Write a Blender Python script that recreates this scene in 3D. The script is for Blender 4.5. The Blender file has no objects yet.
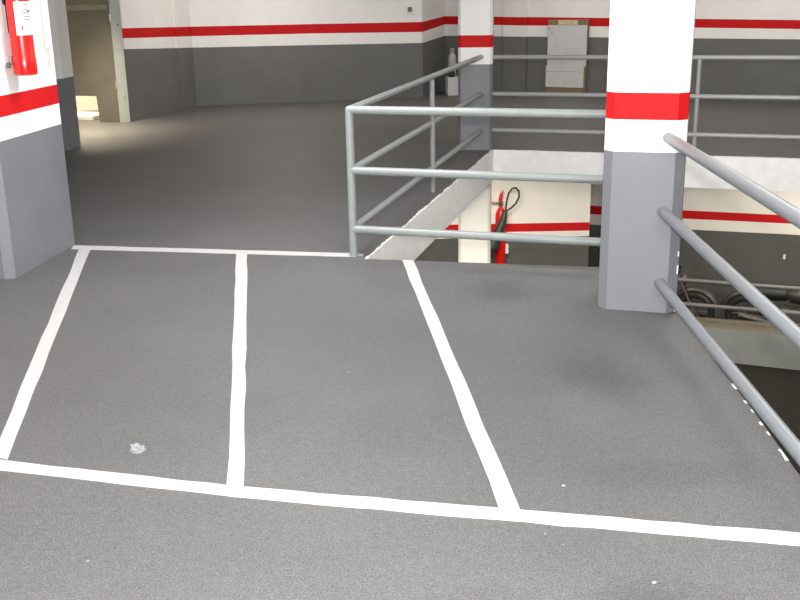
import bpy, bmesh, math, random
from mathutils import Vector, Matrix
random.seed(4)
S = bpy.context.scene
COL = S.collection

# ------------------------------------------------------------------ camera
cd = bpy.data.cameras.new('camera'); cam = bpy.data.objects.new('camera', cd); COL.objects.link(cam)
cd.sensor_width = 36.0; cd.sensor_fit = 'HORIZONTAL'; cd.lens = 36.0 * 1020 / 800
cd.clip_start = .05; cd.clip_end = 200
EYE = 1.75
_dn = Vector((59, 3330, 1020)).normalized()            # straight down in camera axes (x right, y down, z ahead)
_up = -_dn
_fw = (Vector((0, 0, 1)) - _up * _up.z).normalized()
_rt = _fw.cross(_up)
_R = Matrix((_rt, _fw, _up))                           # camera axes -> world
cam.matrix_world = Matrix.Translation((0, 0, EYE)) @ (_R @ Matrix(((1, 0, 0), (0, -1, 0), (0, 0, -1)))).to_4x4()
S.camera = cam

# ------------------------------------------------------------------ world, lights, exposure
S.view_settings.view_transform = 'Standard'; S.view_settings.look = 'None'
S.view_settings.gamma = 1; S.view_settings.use_curve_mapping = False
S.view_settings.exposure = 0.0
w = bpy.data.worlds.new('world'); S.world = w; w.use_nodes = True
w.node_tree.nodes['Background'].inputs[0].default_value = (1, .96, .9, 1)
w.node_tree.nodes['Background'].inputs[1].default_value = .10

def area(name, loc, size, power, color=(1, .95, .87), rot=(0, 0, 0)):
    l = bpy.data.lights.new(name, 'AREA'); l.shape = 'RECTANGLE'; l.size, l.size_y = size
    l.energy = power; l.color = color
    o = bpy.data.objects.new(name, l); COL.objects.link(o); o.location = loc; o.rotation_euler = rot
    return o
# the photographer's flash, on top of the camera
fl = bpy.data.lights.new('camera_flash', 'POINT'); fl.energy = 880; fl.shadow_soft_size = .035; fl.color = (.97, .98, 1)
fo = bpy.data.objects.new('camera_flash', fl); COL.objects.link(fo); fo.location = (.03, 0, EYE + .13)
# fluorescent fittings under the ceiling
for x, y, p in ((-.9, 4.4, 22), (.7, 3.4, 10), (-.7, 6.3, 85), (-1.6, 14.9, 50), (2.4, 15.6, 27), (4.6, 14.4, 27), (6.8, 13.2, 27)):
    area('ceiling_light', (x, y, 2.7), (1.3, .5), p, (.98, .98, 1) if y < 8 else (1, .95, .87))
# unseen fill added over the well to brighten its white slab edge
area('well_fill_light', (3.0, 8.0, 2.7), (2.2, 2.2), 115, (1, .98, .95))
# broad unseen fill added behind the camera to brighten pillars and walls
area('rear_fill_light', (.2, -2.6, 2.2), (3.5, 1.0), 430, (1, .98, .96), (math.radians(84), 0, 0))
# unseen lights under the slabs; the last is a fill added for the cream pillar
for x, y, p in ((1.2, 13.2, 90), (4.6, 12.6, 70), (6.0, 14.2, 35), (-.2, 9.0, 230)):
    area('lower_storey_light', (x, y, -.42), (1.2, .4), p, (1, .93, .82))
# lit stair lobby behind the doorway
area('lobby_light', (-4.12, 13.45, 2.55), (.4, .4), 62, (1, .86, .62)).data.spread = math.radians(80)
area('lobby_light_rear', (-4.75, 15.3, 2.3), (.4, .4), 95, (1, .86, .62))

# ------------------------------------------------------------------ materials
def mat(name, col, rough=.6, var=.06, scale=6, metal=0, bump=0, bscale=60, spec=.5, speck=0):
    m = bpy.data.materials.new(name); m.use_nodes = True
    nt = m.node_tree; b = nt.nodes['Principled BSDF']
    b.inputs['Roughness'].default_value = rough; b.inputs['Metallic'].default_value = metal
    b.inputs['Specular IOR Level'].default_value = spec
    tc = nt.nodes.new('ShaderNodeTexCoord')
    n = nt.nodes.new('ShaderNodeTexNoise'); n.inputs['Scale'].default_value = scale; n.inputs['Detail'].default_value = 5
    nt.links.new(tc.outputs['Object'], n.inputs['Vector'])
    r = nt.nodes.new('ShaderNodeValToRGB')
    r.color_ramp.elements[0].position = .3; r.color_ramp.elements[1].position = .7
    r.color_ramp.elements[0].color = (*[c * (1 - var) for c in col], 1)
    r.color_ramp.elements[1].color = (*[min(1, c * (1 + var)) for c in col], 1)
    nt.links.new(n.outputs['Fac'], r.inputs['Fac']); nt.links.new(r.outputs['Color'], b.inputs['Base Color'])
    if bump:
        n2 = nt.nodes.new('ShaderNodeTexNoise'); n2.inputs['Scale'].default_value = bscale; n2.inputs['Detail'].default_value = 3
        nt.links.new(tc.outputs['Object'], n2.inputs['Vector'])
        bp = nt.nodes.new('ShaderNodeBump'); bp.inputs['Strength'].default_value = bump; bp.inputs['Distance'].default_value = .005
        nt.links.new(n2.outputs['Fac'], bp.inputs['Height']); nt.links.new(bp.outputs['Normal'], b.inputs['Normal'])
    return m

M = dict(
    white=mat('white_wall_paint', (.86, .845, .82), .6, .03, 3, bump=.08),
    red=mat('red_band_paint', (.56, .012, .014), .6, .05, 4, spec=.12),
    grey=mat('grey_dado_paint', (.150, .149, .142), .6, .06, 3, bump=.05, spec=.25),
    pgrey=mat('flash_lit_grey_paint', (.178, .181, .196), .5, .05, 3, bump=.05),  # same paint as the dado, lightened and blued in colour for flash light
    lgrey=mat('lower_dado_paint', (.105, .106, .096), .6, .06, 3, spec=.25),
    cream=mat('cream_lower_wall_paint', (.85, .82, .74), .6, .03, 3),
    khaki=mat('bare_render', (.135, .128, .105), .7, .10, 3, bump=.08),
    krim=mat('pale_render', (.21, .195, .155), .7, .08, 4),
    spill=mat('spilled_pale_paint', (.30, .30, .31), .7, .35, 60),
    edge=mat('white_slab_edge_paint', (.86, .845, .82), .6, .05, 9, bump=.25, bscale=25),
    line=mat('white_line_paint', (.54, .53, .515), .6, .05, 20, bump=.1, bscale=200),
    tube=mat('light_grey_tube_paint', (.25, .27, .262), .32, .04, 8),
    tubeb=mat('grey_tube_paint', (.20, .212, .226), .34, .04, 8),
    tubed=mat('dull_grey_tube_paint', (.33, .33, .32), .35, .05, 8),
    tubel=mat('dark_grey_tube_paint', (.13, .128, .12), .45, .1, 8),  # darker even grey for the lower railing
    frame=mat('grey_green_steel_paint', (.36, .385, .36), .45, .06, 6),
    ext=mat('red_enamel', (.72, .012, .010), .22, .03, 5),
    paper=mat('white_label', (.80, .79, .77), .5, .02, 20),
    ink=mat('label_ink', (.06, .06, .07), .6, .05, 20),
    pink=mat('label_red_ink', (.6, .08, .12), .6, .05, 20),
    black=mat('black_rubber', (.016, .018, .017), .5, .1, 10),
    horn=mat('dark_green_plastic', (.022, .036, .026), .45, .1, 8),
    brass=mat('dull_brass', (.35, .26, .12), .35, .05, 8, metal=.8),
    bsteel=mat('dull_bike_metal', (.12, .115, .105), .5, .1, 8, metal=.4),
    steel=mat('bare_steel', (.45, .45, .45), .3, .05, 8, metal=.9),
    card=mat('brown_cardboard', (.23, .155, .095), .8, .12, 12),
    cardw=mat('white_printed_cardboard', (.60, .60, .60), .6, .04, 7),
    label=mat('yellow_paper_label', (.66, .57, .32), .6, .06, 10),
    canister=mat('pale_grey_plastic', (.42, .42, .40), .4, .06, 8),
    conc=mat('bare_concrete', (.135, .115, .088), .8, .12, 5, bump=.2),
    concw=mat('pale_concrete_paint', (.25, .26, .245), .7, .08, 4),
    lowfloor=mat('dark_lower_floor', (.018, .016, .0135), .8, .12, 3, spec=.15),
    bikep=mat('dark_bike_paint', (.03, .028, .025), .3, .1, 6),
    biket=mat('bronze_bike_paint', (.050, .042, .030), .35, .1, 6),
    ceil=mat('ceiling_paint', (.70, .69, .66), .7, .03, 3),
)

# floor asphalt: fine speckle plus broad soft wear, and a few soiled patches with a place of their own
def asphalt():
    m = bpy.data.materials.new('grey_asphalt'); m.use_nodes = True
    nt = m.node_tree; b = nt.nodes['Principled BSDF']; N = nt.nodes.new; LK = nt.links.new
    tc = N('ShaderNodeTexCoord')
    def noise(s, d=2, rough=.5):
        n = N('ShaderNodeTexNoise'); n.inputs['Scale'].default_value = s; n.inputs['Detail'].default_value = d
        n.inputs['Roughness'].default_value = rough
        LK(tc.outputs['Object'], n.inputs['Vector']); return n.outputs['Fac']
    def mth(op, a, bb):
        n = N('ShaderNodeMath'); n.operation = op
        for i, v in enumerate((a, bb)):
            if isinstance(v, (int, float)): n.inputs[i].default_value = v
            else: LK(v, n.inputs[i])
        return n.outputs[0]
    def mr(v, a, bb, c, d):
        n = N('ShaderNodeMapRange'); LK(v, n.inputs[0])
        for i, k in enumerate((a, bb, c, d)): n.inputs[i + 1].default_value = k
        return n.outputs[0]
    fine = mr(noise(150, 5, .9), .36, .64, .25, 1.80)
    mid = mr(noise(34, 3), .3, .7, .90, 1.10)
    broad = mr(noise(1.1, 4, .6), .3, .7, .90, 1.08)
    v = mth('MULTIPLY', mth('MULTIPLY', fine, mid), broad)
    for (x, y, rx, ry, k) in ((.93, 4.45, .22, .30, .80), (.62, 5.9, .22, .25, .80), (1.0, 3.45, .35, .14, .88), (.75, 2.62, .22, .12, .80),
                              (.78, 4.15, .18, .35, 1.10), (.25, 2.65, .15, .10, .9)):
        mp = N('ShaderNodeMapping'); mp.vector_type = 'TEXTURE'
        mp.inputs['Location'].default_value = (x, y, 0); mp.inputs['Scale'].default_value = (rx, ry, 1)
        LK(tc.outputs['Object'], mp.inputs['Vector'])
        ln = N('ShaderNodeVectorMath'); ln.operation = 'LENGTH'; LK(mp.outputs[0], ln.inputs[0])
        d = mth('ADD', ln.outputs['Value'], mr(noise(7, 4), .2, .8, -.35, .35))
        v = mth('MULTIPLY', v, mr(d, .4, 1.15, k, 1))
    c = N('ShaderNodeMix'); c.data_type = 'RGBA'; c.blend_type = 'MULTIPLY'; c.inputs[0].default_value = 1
    c.inputs[6].default_value = (.116, .1145, .1135, 1); LK(v, c.inputs[7])
    LK(c.outputs[2], b.inputs['Base Color'])
    b.inputs['Roughness'].default_value = .55; b.inputs['Specular IOR Level'].default_value = .35
    bp = N('ShaderNodeBump'); bp.inputs['Strength'].default_value = .35; bp.inputs['Distance'].default_value = .004
    LK(noise(150, 3, .7), bp.inputs['Height']); LK(bp.outputs[0], b.inputs['Normal'])
    return m
M['asphalt'] = asphalt()

# ------------------------------------------------------------------ helpers
def link(name, bm, mats, parent=None, loc=None, smooth=False):
    me = bpy.data.meshes.new(name); bmesh.ops.recalc_face_normals(bm, faces=bm.faces[:]); bm.to_mesh(me); bm.free()
    for m in (mats if isinstance(mats, (list, tuple)) else [mats]): me.materials.append(m)
    if smooth:
        for p in me.polygons: p.use_smooth = True
        try: me.set_sharp_from_angle(angle=math.radians(35))
        except Exception: pass
    o = bpy.data.objects.new(name, me); COL.objects.link(o)
    if parent: o.parent = parent
    if loc is not None: o.location = loc
    return o
def structure(o): o['kind'] = 'structure'; return o
def thing(name, label, cat, loc=(0, 0, 0), rz=0, group=None):
    o = bpy.data.objects.new(name, None); COL.objects.link(o); o.location = loc; o.rotation_euler = (0, 0, rz)
    o.empty_display_size = .2
    return tag(o, label, cat, group)
def tag(o, label, cat, group=None):
    o['label'] = label; o['category'] = cat
    if group: o['group'] = group
    return o
def quad(bm, ps, mi=0):
    f = bm.faces.new([bm.verts.new(p) for p in ps]); f.material_index = mi; return f
def box(bm, c, s, rz=0, mi=0, bev=0):
    r = bmesh.ops.create_cube(bm, size=1, matrix=Matrix.Translation(c) @ Matrix.Rotation(rz, 4, 'Z') @ Matrix.Diagonal((*s, 1)))
    vs = r['verts']; fs = {f for v in vs for f in v.link_faces}
    for f in fs: f.material_index = mi
    if bev:
        bmesh.ops.bevel(bm, geom=list({e for v in vs for e in v.link_edges}), offset=bev, segments=2, affect='EDGES', profile=.5)
    return bm
def tube(bm, pts, r, n=16, mi=0, closed=False):
    pts = [Vector(p) for p in pts]; rs = r if isinstance(r, (list, tuple)) else [r] * len(pts)
    rings = []; prev = None
    for i, p in enumerate(pts):
        a = pts[i - 1] if i else p; b = pts[i + 1] if i < len(pts) - 1 else p
        t = (b - a).normalized()
        if prev is None:
            u = t.cross(Vector((0, 0, 1)));  u = t.cross(Vector((1, 0, 0))) if u.length < 1e-3 else u
        else: u = prev - t * prev.dot(t)
        u.normalize(); prev = u; v = t.cross(u)
        rings.append([bm.verts.new(p + (u * math.cos(k * 2 * math.pi / n) + v * math.sin(k * 2 * math.pi / n)) * rs[i]) for k in range(n)])
    for a, b in zip(rings, rings[1:]):
        for k in range(n):
            f = bm.faces.new((a[k], a[(k + 1) % n], b[(k + 1) % n], b[k])); f.material_index = mi
    for f in (bm.faces.new(rings[0]), bm.faces.new(rings[-1])): f.material_index = mi
    return bm
def lathe(bm, prof, c=(0, 0, 0), n=32, mi=0):
    rings = []
    for r, z in prof:
        rings.append([bm.verts.new((c[0] + r * math.cos(k * 2 * math.pi / n), c[1] + r * math.sin(k * 2 * math.pi / n), c[2] + z)) for k in range(n)])
    for a, b in zip(rings, rings[1:]):
        for k in range(n):
            f = bm.faces.new((a[k], a[(k + 1) % n], b[(k + 1) % n], b[k])); f.material_index = mi
    for f in (bm.faces.new(rings[0]), bm.faces.new(rings[-1])): f.material_index = mi
    return bm
def ball(bm, c, r, sc=(1, 1, 1), mi=0, n=16):
    rr = bmesh.ops.create_uvsphere(bm, u_segments=n, v_segments=n // 2, radius=1, matrix=Matrix.Translation(c) @ Matrix.Diagonal((r * sc[0], r * sc[1], r * sc[2], 1)))
    for f in {f for v in rr['verts'] for f in v.link_faces}: f.material_index = mi
    return bm
def torus(bm, c, R, r, axis='Y', n=32, m=10, mi=0):
    g = []
    for i in range(n):
        a = 2 * math.pi * i / n; row = []
        for j in range(m):
            b = 2 * math.pi * j / m; q = R + r * math.cos(b)
            p = {'Y': (q * math.cos(a), r * math.sin(b), q * math.sin(a)), 'Z': (q * math.cos(a), q * math.sin(a), r * math.sin(b))}[axis]
            row.append(bm.verts.new(Vector(c) + Vector(p)))
        g.append(row)
    for i in range(n):
        for j in range(m):
            f = bm.faces.new((g[i][j], g[(i + 1) % n][j], g[(i + 1) % n][(j + 1) % m], g[i][(j + 1) % m])); f.material_index = mi
    return bm
def prism(bm, foot, zs, mis):
    """upright column over a footprint, painted in bands between the heights zs"""
    n = len(foot)
    rings = [[bm.verts.new((x, y, z)) for x, y in foot] for z in zs]
    for i, (a, b) in enumerate(zip(rings, rings[1:])):
        for k in range(n):
            f = bm.faces.new((a[k], a[(k + 1) % n], b[(k + 1) % n], b[k])); f.material_index = mis[i]
    f = bm.faces.new(rings[0]); f.material_index = mis[0]; f = bm.faces.new(rings[-1]); f.material_index = mis[-1]
    return bm
def wall_bm(pts, rows, mis, th, cap=True):
    """wall following plan points; rows = band heights at each point; th = thickness vector list"""
    bm = bmesh.new(); nr = len(rows[0])
    F = [[bm.verts.new((p[0], p[1], z)) for z in r] for p, r in zip(pts, rows)]
    B = [[bm.verts.new((p[0] + t[0], p[1] + t[1], z)) for z in r] for p, r, t in zip(pts, rows, th)]
    for i in range(len(pts) - 1):
        for j in range(nr - 1):
            bm.faces.new((F[i][j], F[i + 1][j], F[i + 1][j + 1], F[i][j + 1])).material_index = mis[j]
            bm.faces.new((B[i][j], B[i][j + 1], B[i + 1][j + 1], B[i + 1][j])).material_index = mis[j]
        bm.faces.new((F[i][0], B[i][0], B[i + 1][0], F[i + 1][0])).material_index = mis[0]
        bm.faces.new((F[i][-1], F[i + 1][-1], B[i + 1][-1], B[i][-1])).material_index = mis[-1]
    for i in (0, -1):
        for j in range(nr - 1):
            bm.faces.new((F[i][j], F[i][j + 1], B[i][j + 1], B[i][j])).material_index = mis[j]
    return bm
TOP = 2.85

# ------------------------------------------------------------------ floor slab (one irregular deck round the well)
SL = .34
EDGE_A = (-.215, 6.674); EDGE_B = (1.075, 11.375)
deck = [(1.41, -3), (1.468, 3.45), (1.50, 4.02), (1.515, 4.72), (1.535, 5.3), (1.58, 6.27), (1.278, 6.366), EDGE_A,
        EDGE_B, (2.6, 10.89), (4.127, 10.403), (9.2, 8.80), (9.2, 13.9), (.9, 18.6), (.3, 17.6), (-6.0, 17.0), (-6.0, -3)]
bm = bmesh.new()
top = [bm.verts.new((x, y, 0)) for x, y in deck]; bot = [bm.verts.new((x, y, -SL)) for x, y in deck]
f = bm.faces.new(top); f.material_index = 0
f = bm.faces.new(bot); f.material_index = 1
for i in range(len(deck)):
    j = (i + 1) % len(deck)
    bm.faces.new((top[i], bot[i], bot[j], top[j])).material_index = 1
floor = structure(link('floor', bm, [M['asphalt'], M['edge']]))

PAINT = .003
def stripe(name, a, b, c, d, n=14, jit=.004, z=PAINT, label=None):
    """painted strip on the deck between edges a-b and d-c with slightly worn borders"""
    bm = bmesh.new(); a, b, c, d = map(Vector, (a, b, c, d)); L = []; R = []
    for i in range(n + 1):
        t = i / n; p = a.lerp(b, t); q = d.lerp(c, t); nrm = (q - p).normalized()
        p = p + nrm * random.uniform(-jit, jit); q = q + nrm * random.uniform(-jit, jit)
        L.append(bm.verts.new((p.x, p.y, z))); R.append(bm.verts.new((q.x, q.y, z)))
    for i in range(n): bm.faces.new((L[i], L[i + 1], R[i + 1], R[i]))
    ext = bmesh.ops.extrude_face_region(bm, geom=bm.faces[:])
    bmesh.ops.translate(bm, verts=[v for v in ext['geom'] if isinstance(v, bmesh.types.BMVert)], vec=(0, 0, .0005 - z))
    o = link(name, bm, M['line'], floor)
    if label: o['label'] = label
    return o
stripe('painted_line', (-2.36, 7.205), (-.30, 6.825), (-.30, 6.728), (-2.345, 7.092), label='white line across the back of the parking bays')
stripe('painted_line', (-.285, 6.82), (-.245, 6.81), (-.25, 6.75), (-.285, 6.76), n=4, jit=.012, label='broken end of the rear white line beside the railing post')
stripe('painted_line', (-2.10, 3.795), (-.62, 3.400), (-.60, 3.315), (-2.10, 3.712), label='long white line across the front of the parking bays')
stripe('painted_line', (-.62, 3.400), (1.452, 2.965), (1.455, 2.875), (-.60, 3.315), n=20, label='long white line across the front of the parking bays')
stripe('painted_line', (-2.285, 7.085), (-1.630, 3.70), (-1.556, 3.66), (-2.205, 7.075), z=.0022, label='left slanting white divider')
stripe('painted_line', (-1.142, 6.945), (-.650, 3.40), (-.585, 3.385), (-1.064, 6.935), z=.0022, label='middle white divider')
stripe('painted_line', (.018, 6.628), (.338, 3.17), (.410, 3.155), (.093, 6.612), z=.0022, label='right slanting white divider')
# ragged white paint lapping over the well edge, and chips along the right edge
def lap(a, b, n, wmin, wmax, side, name='edge_paint', skip=0):
    bm = bmesh.new(); a = Vector(a); b = Vector(b); d = (b - a).normalized(); nr = Vector((-d.y, d.x)) * side
    prev = None; wv = .3
    for i in range(n + 1):
        p = a.lerp(b, i / n); wv = .6 * (wv if i else .3) + .4 * random.random(); wd = wmin + (wmax - wmin) * wv
        cur = (bm.verts.new((p.x, p.y, .002)), bm.verts.new((p.x + nr.x * wd, p.y + nr.y * wd, .002)))
        if prev and random.random() >= skip: bm.faces.new((prev[0], cur[0], cur[1], prev[1]))
        prev = cur
    for v in [v for v in bm.verts if not v.link_faces]: bm.verts.remove(v)
    ext = bmesh.ops.extrude_face_region(bm, geom=bm.faces[:])
    bmesh.ops.translate(bm, verts=[v for v in ext['geom'] if isinstance(v, bmesh.types.BMVert)], vec=(0, 0, -.0015))
    return link(name, bm, M['edge'], floor)
lap(EDGE_A, EDGE_B, 160, .002, .038, 1)['label'] = 'ragged white paint lapping over the well edge'
lap(EDGE_B, (9.2, 8.80), 160, .002, .05, 1)['label'] = 'ragged white paint on the far slab edge'
lap((1.512, 4.35), (1.47, 3.5), 26, .004, .020, -1, 'paint_chip', .72)['label'] = 'chipped white paint on the right slab edge'
# spilled paint mark and small specks
def splash(x, y, r, n=16, sq=.7, rot=.6):
    bm = bmesh.new(); vs = []
    for k in range(n):
        a = 2 * math.pi * k / n; q = r * random.uniform(.6, 1.1)
        px, py = q * math.cos(a), q * sq * math.sin(a)
        vs.append(bm.verts.new((x + px * math.cos(rot) - py * math.sin(rot), y + px * math.sin(rot) + py * math.cos(rot), .003)))
    f = bm.faces.new(vs); e = bmesh.ops.extrude_face_region(bm, geom=[f])
    bmesh.ops.translate(bm, verts=[v for v in e['geom'] if isinstance(v, bmesh.types.BMVert)], vec=(0, 0, -.0025))
    return link('paint_splash', bm, M['spill'], floor)
splash(-1.062, 3.735, .058, n=26, sq=.55, rot=2.1)['label'] = 'pale grey paint spill inside the left bay'
for x, y, r in ((.585, 3.36, .009), (.76, 2.72, .011), (-1.02, 2.9, .006), (-.93, 2.62, .007), (.52, 2.95, .004), (-.25, 4.55, .006), (.47, 3.02, .004)):
    splash(x, y, r, 8)

# ------------------------------------------------------------------ walls of the upper storey
u = Vector((.254, .967)); u2 = Vector((.967, -.254))
WM = [M['grey'], M['white'], M['red'], M['white']]; WI = [0, 1, 2, 3]
# far wall across the well, with a shallow pier near its left end
A = Vector((1.0, 18.3)); B = Vector((6.0, 15.4)); wd = (B - A).normalized(); wn = Vector((wd.y, -wd.x))   # wn faces the camera
def fz(x):                                             # painted band heights drift slightly along the wall
    t = (x - .868) / (5.94 - .868)
    return [0, .932 - .010 * t, 1.125 - .056 * t, 1.262 - .066 * t, TOP]
def fp(x): s = (x - A.x) / wd.x; return A + wd * s
pts, rows = [], []
for x, off in ((.868, 0), (1.30, 0), (1.835, 0), (1.845, .05), (2.205, .05), (2.215, 0), (9.2, 0)):
    p = fp(x) + wn * off; pts.append(tuple(p)); rows.append(fz(x))
th = [tuple(-wn * .2)] * len(pts)
structure(link('wall_back', wall_bm(pts, rows, WI, th), WM))
# angled return beside the centre pillar, and the wall at the end of the aisle
structure(link('wall_return', wall_bm([(.443, 17.24), (.868, 18.377)], [[0, .875, 1.05, 1.207, TOP], fz(.868)], WI, [(-.15, .1), (-.15, .1)]), WM))
structure(link('wall_aisle', wall_bm([(-3.18, 16.47), (-1.37, 16.855), (.443, 17.24)],
          [[0, .905, 1.078, 1.222, TOP], [0, .892, 1.072, 1.216, TOP], [0, .875, 1.05, 1.207, TOP]], WI, [(-.03, .2)] * 3), WM))
# wall between the doorway and the aisle end, with a slim pier near its end
lw = ([], [])
for k, o_ in ((0, 0), (.73, 0), (.732, .02), (.80, .02), (.802, 0), (1, 0)):
    lw[0].append((-3.752 + .572 * k + o_ * .96, 14.524 + 1.946 * k - o_ * .28))
    lw[1].append([0, 1.0 - .095 * k, 1.146 - .068 * k, 1.28 - .058 * k, TOP])
structure(link('wall_left', wall_bm(*lw, WI, [(-.2, .06)] * 6), WM))
# doorway: wall end with a grey dado on the left, painted steel post on the right
jf = [(-3.95, 11.78), (-3.814, 11.933), (-3.789, 12.245), (-5.4, 12.6), (-5.4, 12.3), (-4.4, 11.85)]
bm = bmesh.new(); prism(bm, jf, [0, .82, TOP], [0, 1])
structure(link('wall_door', bm, [M['pgrey'], M['white']]))
structure(link('wall_side', wall_bm([(-3.97, 11.75), (-4.6, 3.0)], [[0, .9, 1.07, 1.2, TOP]] * 2, WI, [(-.2, .02)] * 2), WM))
bm = bmesh.new(); bm2 = bmesh.new()
fx = Vector((.147, .036)).normalized(); fa = math.atan2(fx.y, fx.x)
box(bm, (-3.834, 14.535, 1.12), (.14, .09, 2.24), rz=fa, bev=.004)
d1 = structure(link('door_1', bm, M['frame']))
bm = bmesh.new()
for z in (.52, 1.42, 1.9):
    tube(bm, [(-3.893, 14.470, z - .05), (-3.893, 14.470, z + .05)], .010, 10)
link('hinge', bm, M['steel'], d1)
bm = bmesh.new(); box(bm, (-3.80, 14.485, 1.33), (.02, .012, .03), rz=fa); box(bm, (-3.80, 14.485, .35), (.015, .012, .02), rz=fa); link('strike_plate', bm, M['khaki'], d1)
structure(link('trim_1', wall_bm([(-3.80, 12.22), (-3.80, 14.52)], [[2.12, TOP]] * 2, [0], [(-.12, 0)] * 2), M['white']))
# stair lobby seen through the doorway
kd = Vector((-.309, .10)).normalized(); k0 = Vector((-3.90, 14.50)); kn = Vector((kd.y, -kd.x)); kn = -kn if kn.y > 0 else kn
def kp(s, z, o=0): p = k0 + kd * s - kn * o; return (p.x, p.y, z)
bm = bmesh.new()
outl = [(0, 0), (.325, 0), (.345, .36), (1.3, .36), (1.3, TOP), (0, TOP)]
fr = [bm.verts.new(kp(s, z)) for s, z in outl]; bk = [bm.verts.new(kp(s, z, .10)) for s, z in outl]
bm.faces.new(fr); bm.faces.new(bk)
for i in range(len(outl)): j = (i + 1) % len(outl); bm.faces.new((fr[i], bk[i], bk[j], fr[j]))
structure(link('wall_lobby', bm, M['khaki']))
bm = bmesh.new(); c = k0 + kd * .55 + kn * .02; box(bm, (c.x, c.y, 1.56), (1.1, .06, .075), rz=math.atan2(kd.y, kd.x), bev=.006)
structure(link('trim_2', bm, M['krim']))
structure(link('wall_stair', wall_bm([(-3.7, 16.3), (-5.6, 15.9), (-5.6, 12.4)], [[0, TOP]] * 3, [0], [(0, .15), (-.1, .1), (-.15, 0)]), M['cream']))
# low stair kerb glowing in the lobby light
bm = bmesh.new(); box(bm, (-4.72, 15.15, .03), (.9, .5, .06), rz=-.3, bev=.008)
tag(link('stair_step', bm, M['cream']), 'pale low stair step glimpsed through the doorway', 'step')
structure(link('ceiling', (lambda b: box(b, (1.6, 7.6, TOP + .1), (15.4, 23, .2)))(bmesh.new()), M['ceil']))

# ------------------------------------------------------------------ lower storey
LZ = -3.5
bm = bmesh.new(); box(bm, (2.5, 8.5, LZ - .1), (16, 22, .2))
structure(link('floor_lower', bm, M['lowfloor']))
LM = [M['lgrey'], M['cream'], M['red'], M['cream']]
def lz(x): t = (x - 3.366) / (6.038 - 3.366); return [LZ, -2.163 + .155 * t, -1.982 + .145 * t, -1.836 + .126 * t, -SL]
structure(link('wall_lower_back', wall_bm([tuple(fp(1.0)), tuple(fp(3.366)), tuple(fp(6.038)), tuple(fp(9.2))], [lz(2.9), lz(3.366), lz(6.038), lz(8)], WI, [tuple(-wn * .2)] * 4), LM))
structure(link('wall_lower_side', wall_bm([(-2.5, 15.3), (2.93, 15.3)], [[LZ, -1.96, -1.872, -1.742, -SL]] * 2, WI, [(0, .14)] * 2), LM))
bm = bmesh.new(); p = fp(6.013) + wn * .002; box(bm, (p.x, p.y, -2.37), (.035, .006, .08), rz=math.atan2(wd.y, wd.x), bev=.002)
link('scuff_mark', bm, M['paper'], bpy.data.objects['wall_lower_back'])
# parapet in front of the parked motorbikes
par = [(2.6, 14.51), (4.32, 13.942), (5.572, 13.433), (9.0, 12.05), (9.2, 12.6), (5.761, 13.93), (4.315, 14.435), (2.75, 15.0)]
bm = bmesh.new(); prism(bm, par, [LZ, -3.0], [0]);
for f in bm.faces:
    f.material_index = 1 if f.normal.z > .9 or (f.calc_center_median().z > -3.01) else 0
structure(link('trim_3', bm, [M['concw'], M['conc']]))

# ------------------------------------------------------------------ pillars
def pillar(name, foot, zs, label, mats, mis):
    bm = bmesh.new(); prism(bm, foot, zs, mis)
    return tag(link(name, bm, mats), label, 'pillar', 'painted pillars round the well')
PM = [M['pgrey'], M['white'], M['red'], M['white']]
def square(fl_, wfull, ch, ax, ay):
    """chamfered square footprint; fl_ = left end of the front face"""
    fl_ = Vector(fl_); p = []
    w0 = wfull - 2 * ch; q = fl_
    p.append(q); q = q + ax * w0; p.append(q); q = q + (ax + ay) * ch; p.append(q); q = q + ay * w0; p.append(q)
    q = q + (ay - ax) * ch; p.append(q); q = q - ax * w0; p.append(q); q = q - (ax + ay) * ch; p.append(q); q = q - ay * w0; p.append(q)
    return [tuple(v) for v in p]
pr2 = Vector((.314, -.093)).normalized(); pr1 = Vector((-pr2.y, pr2.x))
pillar('concrete_pillar', square((1.158, 5.47), .427, .05, pr2, pr1), [0, .889, 1.060, 1.201, TOP],
       'thick white and grey pillar with bright red band at right, nearest the camera', PM, WI)
npil = bpy.data.objects['concrete_pillar']
for cx_, cy_, cz_, sz_ in ((1.527, 5.408, .035, (.016, .02, .07)), (1.528, 5.409, .24, (.008, .01, .05)), (1.528, 5.409, .33, (.007, .01, .03))):
    bm = bmesh.new(); box(bm, (cx_, cy_, cz_), sz_, rz=.48, bev=.002); link('paint_chip', bm, M['white'], npil)['label'] = 'chipped white edge'
c1 = Vector((.12, .993)); c2 = Vector((.993, -.12))
pillar('concrete_pillar', square((.708, 11.40), .375, .03, c2, c1), [0, .935, 1.115, 1.243, TOP],
       'white and grey pillar with red band at the far corner of the well', PM, WI)
pl = [(-2.475, 6.349), (-2.356, 7.223), (-2.40, 7.27), (-3.2, 7.42), (-3.35, 6.53), (-2.535, 6.318)]
pillar('concrete_pillar', pl, [0, .875, 1.018, 1.148, TOP], 'white and grey pillar on the left with a red fire extinguisher mounted on it', PM, WI)
pillar('concrete_pillar', square((.712, 11.42), .365, .03, c2, c1), [LZ, -SL], 'plain cream pillar in the well, holding up the far slab corner', [M['cream']], [0])

# ------------------------------------------------------------------ railings
RR = .0275
def rail(parent, name, a, b, m, r=RR, lift=0):
    bm = bmesh.new(); tube(bm, [a, b], r, 18); return link(name, bm, m, parent, smooth=True)
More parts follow.
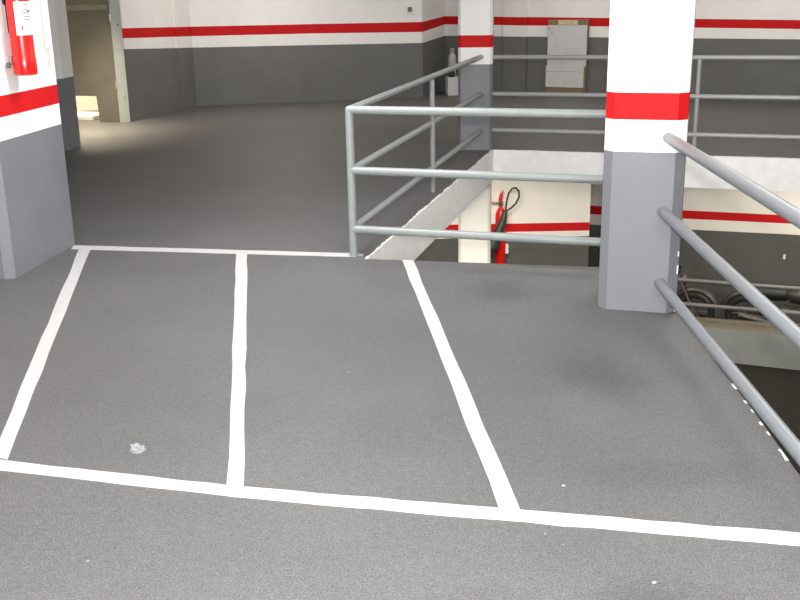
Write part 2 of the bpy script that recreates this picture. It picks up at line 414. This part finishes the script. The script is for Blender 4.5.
# near railing: corner post, run towards the right pillar, run back to the far pillar
P0 = Vector((-.312, 6.758)); PR = Vector((1.215, 6.285)); PC = Vector((.93, 11.36)); PM_ = Vector((.310, 8.985))
nr = thing('railing', 'light grey tubular railing with corner post, closing two sides of the well', 'railing', (P0.x, P0.y, 0))
def loc(p, z): return (p[0] - P0.x, p[1] - P0.y, z)
bm = bmesh.new(); tube(bm, [loc(P0, 0), loc(P0, .99)], RR, 18); ball(bm, loc(P0, .99), RR)
link('post', bm, M['tube'], nr, smooth=True)
bm = bmesh.new(); tube(bm, [loc(PM_, 0), loc(PM_, .985)], .022, 16); link('post', bm, M['tube'], nr, smooth=True)
PRe = Vector((1.26, 5.95))
for z in (.99, .59, .19):
    rail(nr, 'rail', loc(P0, z), loc(PR + Vector((.08, -.026)), z), M['tube'])
    rail(nr, 'rail', loc(P0, z), loc(PC, z + .028), M['tube'], .025)
# right railing running from the near pillar towards the camera
rr_ = thing('railing', 'grey three-bar railing along the right edge, running from the near pillar towards the camera', 'railing', (1.40, 5.36, 0))
for z, xa, xb in ((.968, 1.432, 1.370), (.571, 1.426, 1.372), (.172, 1.430, 1.385)):
    a = Vector((xa, 5.405)); b = Vector((xb, 3.2)); e = b + (b - a) * (1.6 / 2.205)
    rail(rr_, 'rail', (a.x - 1.40, a.y - 5.36, z), (e.x - 1.40, e.y - 5.36, z), M['tubeb'], .0285)
bm = bmesh.new(); tube(bm, [(1.345 - 1.40, 1.60 - 5.36, 0), (1.325 - 1.40, 1.60 - 5.36, .985)], .0285, 18); link('post', bm, M['tubeb'], rr_, smooth=True)
# railing along the far slab edge
fa_, fb_ = Vector((1.055, 11.419)), Vector((8.8, 8.98))
fr_ = thing('railing', 'dull grey railing along the far slab edge in front of the back wall', 'railing', (fa_.x, fa_.y, 0))
dv = (fb_ - fa_).normalized(); of = Vector((-dv.y, dv.x)) * .04
for z in (1.005, .607, .208):
    rail(fr_, 'rail', (of.x, of.y, z), (fb_.x - fa_.x + of.x, fb_.y - fa_.y + of.y, z), M['tubed'], .025)
for s in (2.178, 4.66, 7.16):
    p = dv * s + of; bm = bmesh.new(); tube(bm, [(p.x, p.y, 0), (p.x, p.y, 1.0)], .023, 16); link('post', bm, M['tubed'], fr_, smooth=True)
# low railing on the lower parapet
la, lb = Vector((2.9, 14.88)), Vector((9.0, 12.62)); lr = thing('railing', 'low grey railing on the lower parapet in front of the motorbikes', 'railing', (la.x, la.y, -3.0))
ld = (lb - la).normalized(); lo = Vector((ld.y, -ld.x)) * .06
for z in (.585, .22):
    rail(lr, 'rail', (lo.x, lo.y, z), (lb.x - la.x + lo.x, lb.y - la.y + lo.y, z), M['tubel'], .030)
for s in (1.0, 3.95, 6.2):
    p = ld * s + lo; bm = bmesh.new(); tube(bm, [(p.x, p.y, 0), (p.x, p.y, .585)], .022, 14); link('post', bm, M['tubel'], lr, smooth=True)

# ------------------------------------------------------------------ fire extinguisher on the left pillar
t = Vector((.119, .874)).normalized(); n = Vector((t.y, -t.x))
c = Vector((-2.475, 6.349)) + t * .275 + n * .096
ex = thing('fire_extinguisher', 'red fire extinguisher with white label hanging on the left pillar', 'fire extinguisher', (c.x, c.y, 1.262), math.atan2(n.y, n.x))
bm = bmesh.new(); lathe(bm, [(.062, 0), (.070, .004), (.072, .012), (.072, .10), (.0695, .108), (.0695, .44), (.070, .48), (.052, .52), (.030, .54), (.022, .56)], n=40)
link('cylinder', bm, M['ext'], ex, smooth=True)
def wrap(r, a0, a1, z0, z1, k=14):
    bm = bmesh.new(); V = []
    for q in (r, r - .0015):
        V.append([[bm.verts.new((q * math.cos(a0 + (a1 - a0) * i / k), q * math.sin(a0 + (a1 - a0) * i / k), z)) for i in range(k + 1)] for z in (z0, z1)])
    for g in V:
        for i in range(k): bm.faces.new((g[0][i], g[0][i + 1], g[1][i + 1], g[1][i]))
    return bm
# local +x points away from the pillar; the camera sees it from about -80 degrees
lb_ = link('label', wrap(.0712, math.radians(-84), math.radians(20), .245, .445), M['paper'], ex, smooth=True); lb_['label'] = 'white printed label'
b2 = bmesh.new()
def ink(r, a0, a1, z0, z1):
    k = 4
    for i in range(k):
        q0, q1 = a0 + (a1 - a0) * i / k, a0 + (a1 - a0) * (i + 1) / k
        quad(b2, [(r * math.cos(math.radians(q)), r * math.sin(math.radians(q)), z) for q, z in ((q0, z0), (q1, z0), (q1, z1), (q0, z1))])
for i, z in enumerate((.424, .410, .396, .378, .368, .352, .336, .320)):
    ink(.0716, -50 + random.uniform(0, 14), 6 - random.uniform(0, 22), z, z + .0055)
ink(.0716, -22, 8, .385, .394)
link('label_print', b2, M['ink'], lb_)
b2 = bmesh.new(); ink(.0716, -58, -48, .275, .302); link('label_mark', b2, M['pink'], lb_)
bm = bmesh.new(); lathe(bm, [(.022, .555), (.026, .56), (.026, .60), (.016, .605)], n=20); box(bm, (.03, 0, .60), (.07, .022, .012)); link('valve', bm, M['brass'], ex, smooth=True)
bm = bmesh.new(); box(bm, (.035, 0, .635), (.13, .02, .008), bev=.002); box(bm, (.045, 0, .612), (.11, .02, .006)); link('lever', bm, M['black'], ex)
bm = bmesh.new(); tube(bm, [(.01, -.02, .59), (.02, -.06, .60), (.0, -.088, .56), (-.05, -.07, .52), (-.075, -.03, .44), (-.08, .0, .42)], .009, 10)
link('hose', bm, M['black'], ex, smooth=True)
bm = bmesh.new(); box(bm, (-.072, -.072, .065), (.022, .022, .034), bev=.004); link('retaining_clip', bm, M['bsteel'], ex)
bm = bmesh.new(); box(bm, (-.084, 0, .36), (.022, .05, .20)); link('bracket', bm, M['steel'], ex)
bm = bmesh.new(); box(bm, (-.084, 0, .09), (.022, .05, .05)); link('lower_bracket', bm, M['steel'], ex)
# thin cable hanging down the same face of the pillar
q0 = Vector((-2.475, 6.349)) + t * .765 + n * .004
bm = bmesh.new(); tube(bm, [(q0.x, q0.y, 2.8), (q0.x + t.x * .0, q0.y, 1.38)], .0055, 8); tube(bm, [(q0.x + t.x * .03, q0.y + t.y * .03, 1.40), (q0.x + t.x * .03, q0.y + t.y * .03, 1.27)], .008, 8)
tag(link('cable', bm, M['canister'], smooth=True), 'thin grey cable running down the left pillar beside the extinguisher', 'cable')

# ------------------------------------------------------------------ socket on the aisle wall
ad = Vector((.362, .077)).normalized()
sk = thing('wall_socket', 'small grey square switch with white frame on the wall at the end of the aisle', 'socket', (.238, 17.180, 1.41), math.atan2(ad.y, ad.x))
bm = bmesh.new(); box(bm, (0, -.004, 0), (.105, .016, .115), bev=.003); link('frame', bm, M['white'], sk)
bm = bmesh.new(); box(bm, (0, -.014, 0), (.068, .010, .075), bev=.002); link('face', bm, M['grey'], sk)

# ------------------------------------------------------------------ cartons against the back wall
ang = math.atan2(wd.y, wd.x)
def carton(name, label, cx, z0, wx, dz, hz, shift, top):
    base = fp(cx) + wn * shift
    o = thing(name, label, 'box', (base.x, base.y, z0), ang, 'cartons by the back wall')
    bm = bmesh.new(); box(bm, (0, 0, hz / 2), (wx, dz, hz), bev=.004); link('carton', bm, M['card'], o)
    yf = -dz / 2 - .004
    if top:
        bm = bmesh.new(); box(bm, (-.006, yf, (hz - .085) / 2), (wx - .012, .008, hz - .085), bev=.002); link('front_sheet', bm, M['cardw'], o)['label'] = 'white printed front'
        l = link('label', (lambda b: box(b, (.0, yf, hz - .042), (.33, .008, .070)))(bmesh.new()), M['label'], o); l['label'] = 'yellow paper label'
        b = bmesh.new(); random.seed(2)
        for i in range(9): box(b, (-.11 + i * .026, yf - .0045, hz - .035 + random.uniform(-.008, .008)), (.015, .002, .006))
        box(b, (.02, yf - .0045, hz - .06), (.16, .002, .004)); link('label_print', b, M['card'], l)
        b = bmesh.new(); box(b, (-wx / 2 + .03, yf - .0045, hz - .14), (.012, .002, .03)); link('printed_mark', b, M['ink'], o)
        b = bmesh.new(); box(b, (-wx / 2 + .075, yf - .0045, hz - .20), (.012, .002, .022)); link('printed_mark', b, M['ink'], o)
    else:
        bm = bmesh.new(); box(bm, (-.015, yf, .125 + (hz - .125) / 2), (wx - .03, .008, hz - .125), bev=.002); link('front_sheet', bm, M['cardw'], o)['label'] = 'white printed front'
        b = bmesh.new(); box(b, (-.015, yf - .0045, hz - .09), (wx - .05, .002, .004)); link('seam', b, M['card'], o)
    return o
carton('cardboard_carton', 'lower white fronted carton with brown bottom edge standing by the back wall', 2.84, 0, .69, .075, .47, .06, False)
carton('cardboard_carton', 'upper taller white fronted carton with yellow label, stacked by the back wall', 2.855, .47, .685, .065, .735, .06, True)

# ------------------------------------------------------------------ things behind the far pillar
bm = bmesh.new()
cr = thing('storage_box', 'white carton on the floor behind the far pillar', 'box', (1.02, 17.55, 0), .1)
bm = bmesh.new(); box(bm, (0, 0, .15), (.34, .3, .30), bev=.006); link('carton', bm, M['cardw'], cr)
for x, z in ((-.06, .08), (.02, .10), (-.02, .2), (.08, .16)):
    bm = bmesh.new(); box(bm, (x, -.151, z), (.02, .004, .012)); link('printed_mark', bm, M['canister'], cr)
can = thing('plastic_canister', 'pale grey bottle shaped canister on the white carton behind the far pillar', 'canister', (.95, 17.605, .30))
bm = bmesh.new(); lathe(bm, [(.062, 0), (.068, .01), (.068, .30), (.06, .34), (.036, .37), (.036, .40)], n=24); link('body', bm, M['canister'], can, smooth=True)
bm = bmesh.new(); lathe(bm, [(.042, .395), (.042, .455), (.036, .465)], n=20); link('cap', bm, M['concw'], can, smooth=True)
bm = bmesh.new(); lathe(bm, [(.04, 0), (.055, .012), (.06, .04), (.048, .08), (.03, .105), (.028, .12)], n=20); 
bg = thing('dark_pot', 'small dark pot on the white carton in front of the pale canister', 'pot', (.935, 17.445, .30))
link('body', bm, M['black'], bg, smooth=True)

# ------------------------------------------------------------------ CO2 extinguisher in the lower storey
e2 = thing('fire_extinguisher', 'red fire extinguisher with black hose loop and discharge horn, on the lower wall', 'fire extinguisher', (1.555, 15.205, -2.36))
bm = bmesh.new(); lathe(bm, [(.075, 0), (.08, .008), (.08, .76), (.072, .82), (.045, .875), (.028, .90), (.026, .93)], n=32); link('cylinder', bm, M['ext'], e2, smooth=True)
bm = bmesh.new(); lathe(bm, [(.03, .92), (.034, .93), (.034, .99), (.02, 1.0)], n=18); box(bm, (-.05, 0, .965), (.09, .02, .02)); link('valve', bm, M['brass'], e2, smooth=True)
bm = bmesh.new(); tube(bm, [(-.01, 0, 1.0), (.005, 0, 1.10), (.03, 0, 1.15)], [.03, .025, .014], 10); tube(bm, [(-.09, 0, .96), (-.13, 0, .975), (-.17, 0, .965)], .010, 8); link('lever', bm, M['ext'], e2, smooth=True)
bm = bmesh.new(); ball(bm, (-.16, 0, 1.03), .018); link('gauge', bm, M['black'], e2, smooth=True)
bm = bmesh.new()
tube(bm, [(.075, -.1, .86), (.14, -.1, .90), (.215, -.1, .97), (.262, -.1, 1.07), (.258, -.1, 1.16), (.215, -.1, 1.21), (.155, -.1, 1.20), (.105, -.1, 1.13), (.08, -.1, 1.02), (.06, -.1, .86), (.055, -.1, .78)], .014, 10)
link('hose', bm, M['black'], e2, smooth=True)
bm = bmesh.new(); tube(bm, [(.058, -.1, .86), (.03, -.11, .72), (-.055, -.13, .52), (-.145, -.15, .31)], [.035, .055, .08, .105], 20); link('horn', bm, M['horn'], e2, smooth=True)
bm = bmesh.new(); box(bm, (.0, .0855, .60), (.06, .017, .10)); link('bracket', bm, M['steel'], e2)
bm = bmesh.new(); box(bm, (.10, .04, .24), (.05, .08, .14)); link('lower_bracket', bm, M['paper'], e2)

# ------------------------------------------------------------------ motorbikes in the lower storey
def motorbike(label, x, y, rz):
    o = thing('motorbike', label, 'motorbike', (x, y, LZ), rz, 'motorbikes behind the lower parapet')
    for wx in (-.68, .68):
        b = bmesh.new(); torus(b, (wx, 0, .31), .255, .055, 'Y'); wh = link('wheel', b, M['black'], o, smooth=True)
        b = bmesh.new(); tube(b, [(wx, -.06, .31), (wx, .06, .31)], .045, 14)
        for k in range(6):
            a = k * math.pi / 3; tube(b, [(wx, 0, .31), (wx + .22 * math.cos(a), 0, .31 + .22 * math.sin(a))], .013, 6)
        link('rim', b, M['bsteel'], wh, smooth=True)
    b = bmesh.new(); tube(b, [(-.68, -.09, .31), (-.25, -.08, .33), (.05, -.08, .30), (.30, -.06, .62), (.36, 0, .80)], .022, 8)
    tube(b, [(-.68, .09, .31), (-.25, .08, .33), (.05, .08, .30), (.30, .06, .62), (.36, 0, .80)], .022, 8); tube(b, [(-.25, 0, .34), (-.45, 0, .66), (-.75, 0, .70)], .022, 8)
    link('frame', b, M['bikep'], o, smooth=True)
    b = bmesh.new(); box(b, (.02, 0, .40), (.36, .26, .24), bev=.03)
    for k in range(5): box(b, (.06, 0, .50 + k * .022), (.24, .24, .008))
    link('engine', b, M['bsteel'], o, smooth=True)
    b = bmesh.new(); ball(b, (.10, 0, .72), .2, (1.25, .72, .62)); link('fuel_tank', b, M['biket'], o, smooth=True)
    b = bmesh.new(); tube(b, [(-.10, 0, .71), (-.35, 0, .695), (-.60, 0, .72), (-.78, 0, .76)], [.10, .115, .11, .05], 14); link('seat', b, M['black'], o, smooth=True)
    for wx in (-.68, .68):
        b = bmesh.new(); pts = [(wx + .345 * math.cos(a), 0, .31 + .345 * math.sin(a)) for a in [math.radians(d) for d in range(20, 171, 15)]]
        tube(b, pts, .05, 8); link('mudguard', b, M['biket'], o, smooth=True)
    b = bmesh.new()
    for s in (-.085, .085): tube(b, [(.68, s, .31), (.40, s, .88)], .02, 8)
    link('fork', b, M['bsteel'], o, smooth=True)
    b = bmesh.new(); tube(b, [(.24, -.36, .90), (.36, -.22, .93), (.40, 0, .90), (.36, .22, .93), (.24, .36, .90)], .014, 8); link('handlebar', b, M['black'], o, smooth=True)
    b = bmesh.new(); ball(b, (.48, 0, .80), .09, (.8, 1, 1)); link('headlamp', b, M['bsteel'], o, smooth=True)
    b = bmesh.new(); tube(b, [(.2, -.14, .30), (-.2, -.16, .26), (-.75, -.17, .34)], [.022, .03, .045], 10); link('exhaust', b, M['bsteel'], o, smooth=True)
    b = bmesh.new(); tube(b, [(-.1, -.1, .28), (-.02, -.25, .005)], .012, 6); link('side_stand', b, M['bsteel'], o, smooth=True)
    return o
motorbike('dark motorbike behind the lower railing at the right edge of the photo', 5.95, 14.72, ang)
motorbike('dark motorbike behind the lower railing, mostly hidden by the near pillar', 4.05, 15.62, ang)
